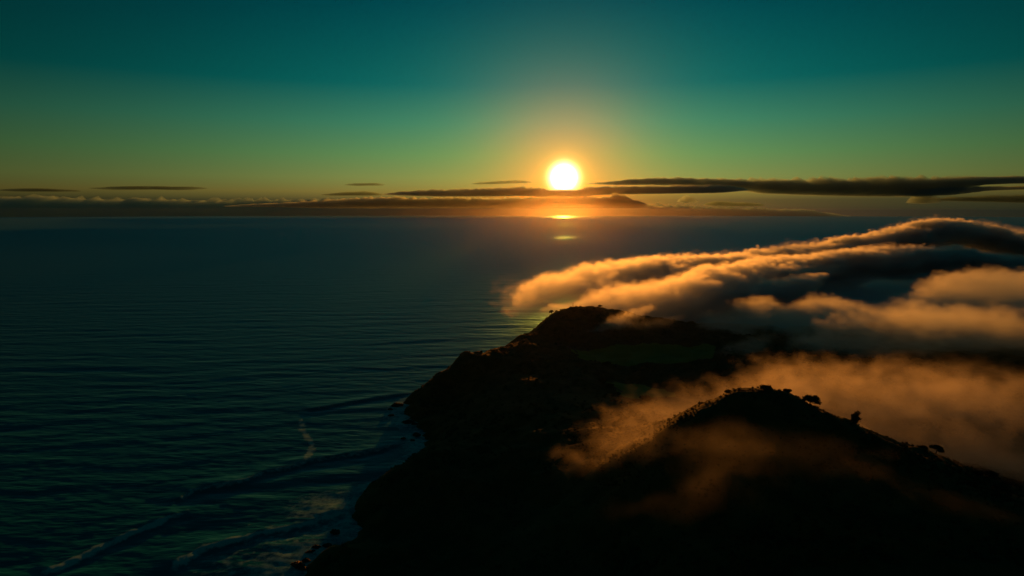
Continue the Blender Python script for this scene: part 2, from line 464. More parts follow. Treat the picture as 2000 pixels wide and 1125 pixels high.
# ------------------------------------------------------------------ fog: density computed here, stored on the grid, turned into a volume
def fog_volume(name, D, lo, hi, mat, label):
    """D: (nx, ny, nz) densities over the box lo..hi"""
    nx_, ny_, nz_ = D.shape
    keep = D.astype(np.float32)
    me = bpy.data.meshes.new(name)
    me.vertices.add(keep.size)
    ax = [np.linspace(lo[i], hi[i], D.shape[i], dtype=np.float32) for i in range(3)]
    A = np.stack(np.meshgrid(*ax, indexing='ij'), -1)
    me.vertices.foreach_set('co', A.ravel())
    a = me.attributes.new('fog_density', 'FLOAT', 'POINT'); a.data.foreach_set('value', keep.ravel())
    o = bpy.data.objects.new(name, me); col.objects.link(o)
    ng = bpy.data.node_groups.new(name + '_volume', 'GeometryNodeTree')
    ng.interface.new_socket('Geometry', in_out='INPUT', socket_type='NodeSocketGeometry')
    ng.interface.new_socket('Geometry', in_out='OUTPUT', socket_type='NodeSocketGeometry')
    t = NT(ng)
    gi = t.node('NodeGroupInput'); go = t.node('NodeGroupOutput')
    vc = t.node('GeometryNodeVolumeCube')
    vc.inputs['Min'].default_value = lo; vc.inputs['Max'].default_value = hi
    vc.inputs['Resolution X'].default_value = nx_; vc.inputs['Resolution Y'].default_value = ny_; vc.inputs['Resolution Z'].default_value = nz_
    pos = t.node('GeometryNodeInputPosition'); sp_ = t.node('ShaderNodeSeparateXYZ'); t.l.new(pos.outputs[0], sp_.inputs[0])
    ii = []
    for i, n_ in enumerate(D.shape):
        v = t.math('MULTIPLY', t.math('SUBTRACT', sp_.outputs[i], lo[i]), (n_ - 1) / (hi[i] - lo[i]))
        ii.append(t.math('FLOOR', t.math('ADD', v, 0.5)))
    idx = t.node('FunctionNodeFloatToInt')
    # integer arithmetic keeps large indices exact
    def i32(s):
        nd = t.node('FunctionNodeFloatToInt', rounding_mode='ROUND'); t.l.new(s, nd.inputs[0]); return nd.outputs[0]
    def imath(op, a_, b_):
        nd = t.node('FunctionNodeIntegerMath', operation=op); t.put(nd.inputs[0], a_); t.put(nd.inputs[1], b_); return nd.outputs[0]
    t.n.remove(idx)
    lin_i = imath('ADD', imath('MULTIPLY', imath('ADD', imath('MULTIPLY', i32(ii[0]), ny_), i32(ii[1])), nz_), i32(ii[2]))
    si = t.node('GeometryNodeSampleIndex', data_type='FLOAT', domain='POINT', clamp=True)
    na = t.node('GeometryNodeInputNamedAttribute', data_type='FLOAT'); na.inputs[0].default_value = 'fog_density'
    t.l.new(gi.outputs[0], si.inputs[0])
    t.l.new(na.outputs[0], si.inputs['Value']); t.l.new(lin_i, si.inputs['Index'])
    t.l.new(si.outputs[0], vc.inputs['Density'])
    sm = t.node('GeometryNodeSetMaterial'); sm.inputs['Material'].default_value = mat
    t.l.new(vc.outputs[0], sm.inputs[0]); t.l.new(sm.outputs[0], go.inputs[0])
    md = o.modifiers.new('fog', 'NODES'); md.node_group = ng
    me.materials.append(mat)
    return tag(o, label, 'fog', kind='stuff')

def ridge_density(X, Y, Z, pts, rng_seed, width, depth, rough=1.0, scale=90.0, ends=0.12, soft=0.22, amt=1.0):
    """one long roll of fog: pts = list of (photo x, photo y, distance) along its crest"""
    P = np.array([at(*q) for q in pts])
    out = np.zeros_like(X)
    x2 = X[:, :, 0]; y2 = Y[:, :, 0]
    d, sg, tt = polydist(x2, y2, [p[:2] for p in P])
    top = np.interp(tt, np.linspace(0, 1, len(P)), P[:, 2])
    top = top + depth * 0.20 * fbm(x2 / (width * 1.1) + 3.3 * rng_seed, y2 / (width * 1.1), octaves=3)
    taper = smooth(0, ends, tt) * (1 - smooth(1 - ends, 1.0, tt)) if ends > 0 else 1.0
    w_ = width * (0.45 + 0.55 * taper) * (1.0 + 0.35 * fbm(x2 / (width * 1.6) + rng_seed, y2 / (width * 1.6), octaves=2))
    dep = depth * (0.3 + 0.7 * taper)
    prof = 1 - (d / w_) ** 2
    zz = Z - (top - dep * 0.5)[:, :, None]
    up = np.where(zz > 0, zz / (dep * 0.5)[:, :, None], -zz / (dep * 0.8)[:, :, None])
    s = prof[:, :, None] - up ** 2
    m = s > -1.3 * rough
    if not m.any(): return out
    xs, ys, zs = X[m] / scale + rng_seed * 3.1, Y[m] / scale, Z[m] / (scale * 0.8) + rng_seed
    wx = perlin(xs * 1.3, ys * 1.3, zs * 1.3) * 0.35
    n = 0.55 - 1.5 * np.abs(perlin(xs + wx, ys - wx, zs)) - 0.75 * np.abs(perlin(xs * 2.1 + 5, ys * 2.1 + wx, zs * 2.1)) + 0.35
    n = n + 0.95 * fbm(xs * 3.0 + wx, ys * 3.0, zs * 3.0 + 9, octaves=3, gain=0.68)
    v = s[m] + 0.62 * rough * n
    sf = np.where(zz[m] > 0, soft, soft * 2.6)
    out[m] = np.clip(v / sf, 0, 1) ** 1.3 * amt
    return out

def make_grid(lo, hi, step):
    ax = [np.linspace(lo[i], hi[i], int(round((hi[i] - lo[i]) / step[i])) + 1, dtype=np.float32) for i in range(3)]
    return np.meshgrid(*ax, indexing='ij')

def seal(D):
    D[[0, -1]] = 0; D[:, [0, -1]] = 0; D[:, :, [0, -1]] = 0
    D[D < 0.012] = 0
    return D
MAT['fog_far'] = volume_mat('fog_bank', (0.80, 0.90, 0.96, 1), 0.058, 0.68, True)
MAT['fog_mid'] = volume_mat('fog_flat', (0.76, 0.90, 0.99, 1), 0.020, 0.66, True)
MAT['fog_near'] = volume_mat('fog_veil', (0.80, 0.86, 0.90, 1), 0.021, 0.64, True)

# long rolls lying offshore
lo, hi = (-60.0, 1220.0, 15.0), (2950.0, 3680.0, 245.0)
X, Y, Z = make_grid(lo, hi, (8.5, 8.5, 6.2))
D = np.zeros_like(X)
for a in (
    dict(pts=[(1050, 600, 1500), (1075, 575, 1580), (1110, 553, 1680), (1160, 537, 1850), (1225, 519, 2050), (1300, 508, 2300), (1350, 513, 2400), (1450, 505, 2600), (1530, 491, 2750), (1600, 483, 2850), (1720, 463, 3050), (1840, 433, 3200), (1900, 437, 3250), (1960, 452, 3250), (2050, 466, 3250), (2200, 470, 3250)], rng_seed=1, width=118, depth=86, ends=0.13, rough=1.6, scale=84),
    dict(pts=[(1105, 600, 1320), (1150, 588, 1330), (1200, 578, 1340), (1260, 565, 1390), (1340, 553, 1500), (1430, 531, 1750), (1480, 518, 1950), (1600, 502, 2280), (1750, 487, 2500), (1860, 487, 2600), (2000, 507, 2600), (2150, 520, 2600)], rng_seed=2, width=90, depth=64, ends=0.1, rough=1.6, scale=66),
    dict(pts=[(1400, 572, 1480), (1470, 558, 1560), (1530, 550, 1620), (1570, 543, 1660), (1600, 536, 1700)], rng_seed=3, width=36, depth=28, ends=0.3, scale=34, rough=1.9),
    dict(pts=[(1690, 556, 1800), (1740, 548, 1850), (1790, 548, 1850)], rng_seed=21, width=40, depth=26, ends=0.3, scale=46, rough=1.4, amt=0.3),
):
    D = np.maximum(D, ridge_density(X, Y, Z, **a))
    # torn, thinner fog round each roll
    a2 = dict(a, rng_seed=a['rng_seed'] + 40, width=a['width'] * 1.15, depth=a['depth'] * 1.15, rough=2.3, soft=1.6, scale=a['scale'] * 0.7, amt=0.22 * a.get('amt', 1.0))
    D = np.maximum(D, ridge_density(X, Y, Z, **a2))
body = smooth(230, 520, X[:, :, 0] - 0.05 * Y[:, :, 0]) * (1 - smooth(2200, 2900, Y[:, :, 0]))
n = fbm(X[::2, ::2] / 140.0 + 5, Y[::2, ::2] / 140.0, Z[::2, ::2] / 60.0, octaves=3).repeat(2, 0).repeat(2, 1)[:X.shape[0], :X.shape[1]]
D = np.maximum(D, 0.10 * body[:, :, None] * smooth(0, 40, 58 + 26 * n - Z))
D *= (0.20 + 0.80 * smooth(150, 900, X))
fog_volume('fog_bank', seal(D), lo, hi, MAT['fog_far'], 'long orange lit rolls of sea fog beyond the far headland')

# nearer banks over the coastal flat at right
lo, hi = (230.0, 930.0, 15.0), (1650.0, 1820.0, 185.0)
X, Y, Z = make_grid(lo, hi, (7.0, 7.0, 5.0))
D = np.zeros_like(X)
for a in (
    dict(pts=[(1815, 574, 1400), (1880, 543, 1440), (1950, 532, 1460), (2050, 536, 1460), (2200, 540, 1460)], rng_seed=4, width=80, depth=56, scale=48, rough=1.8, amt=0.55),
    dict(pts=[(1385, 634, 1150), (1400, 616, 1160), (1425, 616, 1170), (1455, 594, 1180), (1500, 585, 1190), (1545, 602, 1200), (1590, 585, 1200), (1650, 587, 1200), (1720, 604, 1200)], rng_seed=5, width=40, depth=36, scale=36, rough=1.8, amt=0.5),
    dict(pts=[(1590, 668, 1010), (1650, 632, 1030), (1750, 606, 1050), (1850, 610, 1060), (1930, 622, 1060), (2000, 610, 1060), (2150, 620, 1060)], rng_seed=6, width=78, depth=70, scale=54, soft=0.6, rough=1.5, amt=0.6),
    dict(pts=[(1390, 692, 990), (1425, 684, 1000), (1470, 662, 1010), (1505, 652, 1020)], rng_seed=8, width=22, depth=18, scale=30, ends=0.3, rough=1.35, amt=0.6),
):
    D = np.maximum(D, ridge_density(X, Y, Z, **a))
body = smooth(380, 620, X[:, :, 0])
n = fbm(X / 120.0 + 5, Y / 120.0, Z / 55.0, octaves=3)
D = np.maximum(D, 0.035 * body[:, :, None] * smooth(0, 40, 46 + 26 * n - Z))
fog_volume('fog_bank', seal(D), lo, hi, MAT['fog_mid'], 'soft brown fog banks over the coastal flat at right')

# small tongue of fog crossing the far headland
lo, hi = (60.0, 1020.0, 30.0), (330.0, 1260.0, 120.0)
X, Y, Z = make_grid(lo, hi, (3.4, 3.4, 3.4))
D = ridge_density(X, Y, Z, [(1140, 652, 1090), (1180, 634, 1100), (1225, 612, 1115), (1265, 600, 1130)], 7, 20, 24, scale=17, ends=0.45, rough=2.3, soft=1.0, amt=0.42)
D = np.maximum(D, ridge_density(X, Y, Z, [(1200, 640, 1080), (1250, 628, 1090), (1300, 622, 1100), (1330, 618, 1110)], 9, 16, 14, scale=20, ends=0.4, rough=1.6, soft=0.6, amt=0.09))
fog_volume('fog_wisp', seal(D), lo, hi, MAT['fog_far'], 'small orange wisp of fog on the far headland top')

# veil round the near hill
lo, hi = (-40.0, 270.0, 15.0), (760.0, 800.0, 165.0)
X, Y, Z = make_grid(lo, hi, (4.4, 4.4, 4.0))
D = np.zeros_like(X)
for a in (
    dict(pts=[(1190, 880, 545), (1280, 830, 575), (1380, 788, 605), (1480, 740, 630), (1580, 720, 650), (1700, 718, 660), (1850, 728, 660), (2000, 740, 650), (2200, 750, 640)], rng_seed=11, width=95, depth=85, scale=52, ends=0.16, rough=1.15, soft=1.4, amt=0.5),
    dict(pts=[(1150, 885, 492), (1190, 850, 500), (1245, 828, 515), (1320, 808, 535), (1390, 800, 548)], rng_seed=12, width=40, depth=34, scale=26, ends=0.45, rough=1.7, soft=2.2, amt=0.34),
    dict(pts=[(1640, 830, 560), (1750, 830, 560), (1900, 850, 545), (2150, 900, 530)], rng_seed=13, width=85, depth=95, scale=70, ends=0.1, rough=0.7, soft=0.9, amt=0.55),
):
    D = np.maximum(D, ridge_density(X, Y, Z, **a))
# thin sheets drifting in front of the hill, torn by noise
for pts, wd, dp, am, sd, rg, sc_ in (
    ([(1280, 880, 420), (1380, 845, 395), (1450, 835, 380), (1520, 850, 370), (1620, 850, 362), (1720, 865, 356)], 42, 34, 0.065, 14, 1.0, 46),
    ([(1220, 980, 410), (1320, 940, 385), (1420, 910, 368), (1560, 910, 352), (1700, 910, 350), (1850, 940, 345), (2000, 1000, 340)], 44, 40, 0.045, 15, 1.0, 50),
    ([(1330, 850, 400), (1400, 838, 385), (1460, 842, 375), (1520, 860, 368)], 26, 24, 0.17, 18, 1.7, 26),
    ([(1340, 930, 375), (1390, 900, 365), (1440, 880, 358)], 20, 22, 0.13, 19, 1.7, 22),
    ([(1560, 905, 352), (1640, 895, 350), (1720, 905, 348)], 20, 20, 0.13, 20, 1.7, 24),
):
    D = np.maximum(D, ridge_density(X, Y, Z, pts, sd, wd, dp, rough=rg, scale=sc_, ends=0.3, soft=2.4, amt=am))
fog_volume('fog_veil', seal(D), lo, hi, MAT['fog_near'], 'thin amber fog drifting round the near hill')

# ------------------------------------------------------------------ pasture, tracks
def hit(px, py):
    """where the line of sight of a photo point meets the land"""
    d = ray(px, py)
    for s_ in np.arange(360, 1700, 2.0):
        p_ = np.array((0, 0, H)) + d * s_
        if float(ground(p_[0], p_[1])) > p_[2]: return p_
    return p_
def inside(X_, Y_, poly):
    r_ = np.zeros(X_.shape, bool); n_ = len(poly)
    for k in range(n_):
        x0, y0 = poly[k][:2]; x1, y1 = poly[(k + 1) % n_][:2]
        c_ = ((y0 > Y_) != (y1 > Y_)) & (X_ < (x1 - x0) * (Y_ - y0) / (y1 - y0 + 1e-9) + x0)
        r_ ^= c_
    return r_
FIELDS = []
for pix, label in (
    ([(1166, 743), (1200, 746), (1245, 750), (1300, 762), (1330, 772), (1280, 777), (1232, 780), (1212, 774), (1203, 760)], 'small green pasture beside the dark clump of trees'),
    ([(1112, 682), (1200, 674), (1300, 672), (1400, 678), (1395, 700), (1330, 712), (1240, 716), (1190, 712), (1130, 702)], 'wide dim pasture below the fog tongue on the plateau'),
):
    poly = [hit(*q)[:2] for q in pix]; FIELDS.append(poly)
    px_ = [q[0] for q in poly]; py_ = [q[1] for q in poly]
    xs = np.arange(min(px_), max(px_) + 2, 2.0); ys = np.arange(min(py_), max(py_) + 2, 2.0)
    fx, fy = np.meshgrid(xs, ys)
    wob_ = 3.0 * fbm(fx / 14, fy / 14, octaves=2)
    ins = inside(fx + wob_, fy + wob_, poly)
    fo = grid_mesh('pasture', np.dstack([fx, fy, ground(fx, fy) + 0.45]), MAT['grass'], keep=(ins[:-1, :-1] & ins[1:, 1:] & ins[:-1, 1:] & ins[1:, :-1]))
    tag(fo, label, kind='structure')
TRACKS = []
for pix, wd, label in (
    ([(1108, 743), (1128, 739), (1148, 740), (1168, 744), (1186, 750), (1204, 760), (1216, 768)], 3.2, 'pale gravel track along the edge of the small pasture'),
    ([(1078, 677), (1094, 675), (1108, 675), (1116, 682), (1128, 690)], 3.2, 'pale gravel track below the far headland top'),
):
    P = np.array([hit(*q)[:2] for q in pix])
    tt_ = np.linspace(0, len(P) - 1, 60)
    C_ = np.stack([np.interp(tt_, np.arange(len(P)), P[:, i]) for i in (0, 1)], 1)
    for _ in range(4): C_[1:-1] = (C_[:-2] + 2 * C_[1:-1] + C_[2:]) / 4
    TRACKS.append(C_)
    T_ = np.gradient(C_, axis=0); T_ /= np.linalg.norm(T_, axis=1)[:, None]
    N_ = np.stack([-T_[:, 1], T_[:, 0]], 1)
    rows = []
    for k in (-1, -0.5, 0, 0.5, 1):
        q = C_ + N_ * k * wd / 2
        rows.append(np.stack([q[:, 0], q[:, 1], ground(q[:, 0], q[:, 1]) + 0.75 - 0.1 * abs(k)], 1))
    tag(grid_mesh('track', np.array(rows), MAT['gravel']), label, kind='structure')

# ------------------------------------------------------------------ scrub that covers the slopes
def ico(sub):
    bm = bmesh.new(); bmesh.ops.create_icosphere(bm, subdivisions=sub, radius=1.0)
    v = np.array([tuple(q.co) for q in bm.verts]); f = np.array([[q.index for q in fc.verts] for fc in bm.faces]); bm.free()
    return v, f
IV1, IF1 = ico(1)
IV2, IF2 = ico(2)
IV3, IF3 = ico(3)
def tri_mesh(name, V, T, mat, smooth_shade=False, parent=None):
    V = np.asarray(V, np.float32).reshape(-1, 3); T = np.asarray(T, np.int32).reshape(-1, 3)
    me = bpy.data.meshes.new(name)
    me.vertices.add(len(V)); me.vertices.foreach_set('co', V.ravel())
    me.loops.add(T.size); me.loops.foreach_set('vertex_index', T.ravel())
    me.polygons.add(len(T)); me.polygons.foreach_set('loop_start', np.arange(0, T.size, 3, dtype=np.int32))
    me.polygons.foreach_set('use_smooth', np.full(len(T), smooth_shade))
    me.update(calc_edges=True)
    if mat: me.materials.append(mat)
    o = bpy.data.objects.new(name, me); col.objects.link(o); o.parent = parent
    return o
def leaves(C, size, rs_, tri0=0):
    """small folded leaf tufts at the points C: two triangles each"""
    n_ = len(C)
    a_ = rs_.normal(size=(n_, 3)); a_ /= np.linalg.norm(a_, axis=1)[:, None]
    b_ = rs_.normal(size=(n_, 3)); b_ -= a_ * (a_ * b_).sum(1)[:, None]; b_ /= np.linalg.norm(b_, axis=1)[:, None]
    s_ = (size * rs_.uniform(0.6, 1.4, n_))[:, None]
    V = np.stack([C - a_ * s_, C + b_ * s_ * 0.55, C + a_ * s_, C - b_ * s_ * 0.55], 1).reshape(-1, 3)
    k = np.arange(n_)[:, None] * 4 + tri0
    T = np.stack([k + [[0, 1, 2]], k + [[0, 2, 3]]], 1).reshape(-1, 3)
    return V, T
rs = np.random.RandomState(21)
VV, TT, nv = [], [], 0
N = 60000
bx = rs.uniform(-190, 620, N); by = rs.uniform(370, 1330, N)
hx = rs.uniform(60, 430, 16000); hy = rs.uniform(370, 570, 16000)
bx = np.concatenate([bx, hx]); by = np.concatenate([by, hy]); N = len(bx)
bz = ground(bx, by)
slope_z = np.hypot(ground(bx + 3, by) - bz, ground(bx, by + 3) - bz) / 3.0
pxs = 1000 + F * bx / np.maximum(by, 1)
dens = smooth(-0.25, 0.35, fbm(bx / 55.0, by / 55.0, octaves=3))
ok = ((bx - 110) ** 2 / 130.0 ** 2 + (by - 745) ** 2 / 95.0 ** 2 > rs.uniform(-0.6, 1.0, N)) & (bz > 5) & (slope_z < 2.2) & (pxs > 500) & (pxs < 2100) & (rs.rand(N) < 0.25 + 0.75 * dens)
for poly in FIELDS: ok &= ~inside(bx, by, poly)
for C_ in TRACKS:
    ok &= (np.hypot(bx[:, None] - C_[None, :, 0], by[:, None] - C_[None, :, 1]).min(1) > 5)
# thin out with distance: keep about 6500
ok &= rs.rand(N) < np.clip(1.1 - by / 1500.0, 0.25, 1) * 0.55
bx, by, bz = bx[ok], by[ok], bz[ok]
print('scrub bushes', len(bx))
for x_, y_, z_ in zip(bx, by, bz):
    r_ = rs.uniform(0.8, 1.9) * (1.0 if rs.rand() < 0.9 else 1.5) * (0.6 if 380 < y_ < 640 else 1.0)
    v = IV1 * (r_ * rs.uniform(0.9, 1.4), r_ * rs.uniform(0.9, 1.4), r_ * rs.uniform(0.6, 0.95))
    v = v * (1 + 0.28 * rs.normal(size=(len(v), 1))) * (0.6 if 380 < y_ < 640 else 1.0)
    VV.append(v + (x_, y_, z_ + r_ * 0.25)); TT.append(IF1 + nv); nv += len(v)
    if 380 < y_ < 640:
        C = rs.normal(size=(44, 3)); C /= np.linalg.norm(C, axis=1)[:, None]; C[:, 2] = np.abs(C[:, 2])
        C = C * (r_ * 1.15, r_ * 1.15, r_ * 0.95) * rs.uniform(0.35, 1.15, (44, 1)) + (x_, y_, z_ + r_ * 0.25)
        v, t_ = leaves(C, 0.34, rs, nv); VV.append(v); TT.append(t_); nv += len(v)
scrub = tri_mesh('scrub', np.concatenate(VV), np.concatenate(TT), MAT['leaf'])
tag(scrub, 'low dark coastal scrub covering the slopes', 'scrub', kind='stuff')

# ------------------------------------------------------------------ trees
def tube(pts, rad, sides=7):
    pts = np.array(pts, float); V = []; T = []
    for i, p_ in enumerate(pts):
        d = pts[min(i + 1, len(pts) - 1)] - pts[max(i - 1, 0)]; d /= np.linalg.norm(d)
        a_ = np.cross(d, (0.3, 1, 0.1)); a_ /= np.linalg.norm(a_); b_ = np.cross(d, a_)
        for k in range(sides):
            q = 2 * math.pi * k / sides
            V.append(p_ + rad[i] * (math.cos(q) * a_ + math.sin(q) * b_))
    for i in range(len(pts) - 1):
        for k in range(sides):
            a0 = i * sides + k; a1 = i * sides + (k + 1) % sides
            T += [(a0, a1, a1 + sides), (a0, a1 + sides, a0 + sides)]
    V.append(pts[-1]); e = len(V) - 1; o_ = (len(pts) - 1) * sides
    for k in range(sides): T.append((o_ + k, o_ + (k + 1) % sides, e))
    return np.array(V), np.array(T)
def tree(loc, lobes, trunk_h, trunk_r, lean, label, seed, n_leaf=3800, leaf=0.42, group=None):
    """lobes: (x, y, z, rx, ry, rz) foliage masses in metres about the foot of the trunk"""
    rs_ = np.random.RandomState(seed)
    root = bpy.data.objects.new('tree', None); col.objects.link(root); root.location = loc
    tag(root, label, 'tree', group)
    top = np.array((lean[0], lean[1], trunk_h))
    V, T = tube([(0, 0, -1.2), (lean[0] * 0.2, lean[1] * 0.2, trunk_h * 0.35), (lean[0] * 0.55, lean[1] * 0.55, trunk_h * 0.7), top], [trunk_r * 1.35, trunk_r, trunk_r * 0.8, trunk_r * 0.6])
    trunk = tri_mesh('trunk', V, T, MAT['bark'], True, root)
    for lb in lobes:
        c = np.array(lb[:3]); st = top * rs_.uniform(0.55, 0.95)
        mid_ = (st + c) / 2 + rs_.normal(size=3) * 0.25 + (0, 0, -0.15 * np.linalg.norm(c - st))
        V, T = tube([st, mid_, c], [trunk_r * 0.45, trunk_r * 0.3, trunk_r * 0.1], 5)
        tri_mesh('limb', V, T, MAT['bark'], True, root)
    vol = np.array([lb[3] * lb[4] * lb[5] for lb in lobes]) ** 0.8; vol /= vol.sum()
    VV, TT, nv = [], [], 0
    for lb, f_ in zip(lobes, vol):
        # leaf tufts gathered in clumps near the surface of each mass
        ncl = max(6, int(40 * f_ * len(lobes) * 0.5))
        d = rs_.normal(size=(ncl, 3)); d /= np.linalg.norm(d, axis=1)[:, None]
        cc = d * rs_.uniform(0.45, 1.0, (ncl, 1)) ** 0.6 * np.array(lb[3:6]) + np.array(lb[:3])
        m_ = int(n_leaf * f_)
        pick = rs_.randint(0, ncl, m_)
        sp_ = 0.24 * min(lb[3:6]) + 0.25
        C = cc[pick] + rs_.normal(size=(m_, 3)) * (sp_, sp_, sp_ * 0.6)
        v, t_ = leaves(C, leaf, rs_, nv); VV.append(v); TT.append(t_); nv += len(v)
    tri_mesh('crown', np.concatenate(VV), np.concatenate(TT), MAT['leaf'], False, root)
    return root
def rnd_lobes(seed, n_, cx, cz, rx, rz, r0, r1, sag=0.0, skew=0.0):
    rs_ = np.random.RandomState(seed); L = []
    for k in range(n_):
        a_ = rs_.uniform(0, 2 * math.pi); q = math.sqrt(rs_.rand())
        x_ = q * math.cos(a_); y_ = q * math.sin(a_)
        r_ = rs_.uniform(r0, r1)
        L.append((cx + rx * x_, rx * 0.8 * y_, cz + rz * rs_.uniform(-1, 1) * (1 - 0.5 * q) - sag * q * q + skew * x_, r_ * 1.25, r_ * 1.2, r_ * 0.62))
    return L
g_ = 'trees on the near ridge'
x_, y_, z_ = skyline(1581, 440, 520)
tree((x_, y_, z_), rnd_lobes(1, 20, 0.4, 5.6, 4.8, 2.4, 1.5, 2.4, sag=2.2) + [(-6.6, 0, 1.9, 2.0, 1.6, 0.8), (6.8, 0.5, 1.2, 2.2, 1.8, 0.9)], 3.6, 0.5, (0.5, 0),
     'broad spreading tree standing clear on the ridge right of the peak', 31, 5200, group=g_)
x_, y_, z_ = skyline(1672, 440, 520)
tree((x_, y_, z_), rnd_lobes(2, 9, 0.0, 4.6, 1.9, 2.8, 1.2, 1.9) + [(1.4, 0, 7.6, 1.3, 1.1, 1.1), (-0.6, 0, 1.2, 2.4, 2.0, 1.6)], 4.5, 0.4, (0.3, 0),
     'upright narrow tree lower on the ridge, right of the broad one', 32, 3400, group=g_)
x_, y_, z_ = skyline(1834, 420, 500)
tree((x_, y_, z_), [(-2.6, 0, 5.2, 2.2, 2.0, 0.8), (-0.4, 0, 5.2, 2.4, 2.2, 1.0), (1.6, 0, 4.3, 2.3, 2.2, 1.1), (3.3, 0, 2.9, 2.0, 1.8, 1.1), (4.4, 0, 1.6, 1.3, 1.2, 0.9)], 3.2, 0.35, (1.2, 0),
     'wind-bent tree with an arched crown leaning over the ridge', 33, 3000, group=g_)
x_, y_, z_ = skyline(1806, 420, 500)
tree((x_, y_, z_), rnd_lobes(4, 7, 0.0, 0.7, 2.4, 0.8, 0.8, 1.3, sag=0.8), 2.2, 0.3, (0.2, 0), 'low bushy tree just left of the wind-bent tree', 34, 2200, group=g_)
x_, y_, z_ = skyline(1948, 400, 480)
tree((x_, y_, z_), rnd_lobes(5, 8, 0.8, 3.0, 3.0, 1.0, 1.5, 2.2, sag=1.4, skew=-0.7), 3.6, 0.35, (0.6, 0), 'rounded tree fading into fog, rightmost on the ridge', 35, 2600, group=g_)
x_, y_, z_ = skyline(1918, 400, 480)
tree((x_, y_, z_), rnd_lobes(6, 6, 0.0, 1.8, 2.8, 0.6, 1.2, 1.8, skew=-0.4), 2.6, 0.3, (0.3, 0), 'small flat tree fading into fog next to the rightmost tree', 36, 2000, group=g_)
x_, y_, z_ = skyline(1492, 440, 520)
tree((x_, y_, z_), rnd_lobes(7, 9, 0.5, 1.1, 3.8, 0.7, 1.0, 1.6), 1.0, 0.3, (0.3, 0), 'low wide tree on the very top of the near peak', 37, 2600, group=g_)
x_, y_, z_ = skyline(1535, 440, 520)
tree((x_, y_, z_), rnd_lobes(8, 5, 0.0, 0.9, 1.6, 0.7, 0.9, 1.4), 1.6, 0.2, (0.1, 0), 'small bushy tree between the peak and the broad tree', 38, 1500, group=g_)
x_, y_, z_ = skyline(1418, 440, 520)
tree((x_, y_, z_), rnd_lobes(9, 5, 0.0, 0.9, 1.8, 0.6, 0.9, 1.4), 1.6, 0.2, (-0.1, 0), 'small bushy tree on the left shoulder of the near peak', 39, 1500, group=g_)
# trees on the plateau and the far headland
g_ = 'trees on the plateau'
for k, (px, py, w_, h_, label) in enumerate((
    (1178, 752, 8, 9, 'dark rounded tree at the left corner of the small pasture'),
    (1192, 760, 6, 7, 'smaller dark tree beside the track and small pasture'),
    (1184, 718, 9, 8, 'dark tree clump between the two pastures'),
    (1262, 784, 9, 6, 'dark tree at the near edge of the small pasture'),
)):
    q = hit(px, py)
    tree((q[0], q[1], float(ground(q[0], q[1]))), rnd_lobes(50 + k, 9, 0, h_ * 0.6, w_ * 0.45, h_ * 0.22, 1.8, 2.6), h_ * 0.5, 0.4, (0.2, 0), label, 60 + k, 2200, 0.6, g_)
x_, y_, z_ = skyline(1076, 1120, 1300)
tree((x_, y_, z_), rnd_lobes(60, 7, 0, 4.0, 3.0, 1.4, 1.6, 2.4), 3.4, 0.35, (0.1, 0), 'tree on the seaward shoulder of the far headland', 71, 1800, 0.6, 'trees on the far headland')
x_, y_, z_ = skyline(1168, 1150, 1350)
tree((x_, y_, z_), rnd_lobes(61, 6, 0, 2.6, 4.0, 0.7, 1.4, 2.0), 2.4, 0.3, (0.1, 0), 'low wide tree on the flat top of the far headland', 72, 1600, 0.6, 'trees on the far headland')
# marker on the headland summit
x_, y_, z_ = skyline(1117, 1150, 1320)
root = bpy.data.objects.new('marker_post', None); col.objects.link(root); root.location = (x_, y_, z_)
tag(root, 'tiny marker post on the summit of the far headland', 'post')
V, T = tube([(0, 0, -0.5), (0, 0, 2.5), (0, 0, 5.2)], [0.5, 0.42, 0.35]); tri_mesh('post', V, T, MAT['bark'], True, root)
V, T = tube([(0, 0, 5.2), (0, 0, 5.5), (0, 0, 6.3)], [0.85, 0.8, 0.15], 8); tri_mesh('cap', V, T, MAT['bark'], False, root)

# ------------------------------------------------------------------ rocks along the waterline
ROCKS = [(776, 793, 7.0, 'long low sea rock off the tip of the far cape'), (762, 800, 3.2, 'small rock farthest out from the cape tip'),
         (764, 812, 3.6, 'small rock seaward of the cape, nearest the camera side'), (797, 826, 6.0, 'flat dark rock in the bay just under the cape'),
         (809, 829, 4.0, 'rock between the flat bay rock and the cliff'), (814, 851, 5.0, 'broad rock at the head of the small bay'),
         (788, 858, 3.4, 'lone rock out in the small bay'), (806, 861, 3.0, 'small rock close to the near side of the bay'),
         (655, 1041, 4.2, 'single rock standing off the near cliff foot'), (640, 1068, 3.4, 'rock at the near cliff foot above the corner shoal'),
         (618, 1070, 3.2, 'outer rock of the foamy corner shoal'), (607, 1079, 3.0, 'middle rock of the foamy corner shoal'),
         (582, 1106, 4.4, 'large rock at the lower end of the foamy shore'), (592, 1112, 3.4, 'rock against the shore at the bottom edge'),
         (598, 1096, 2.8, 'small rock just above the largest shoal rock')]
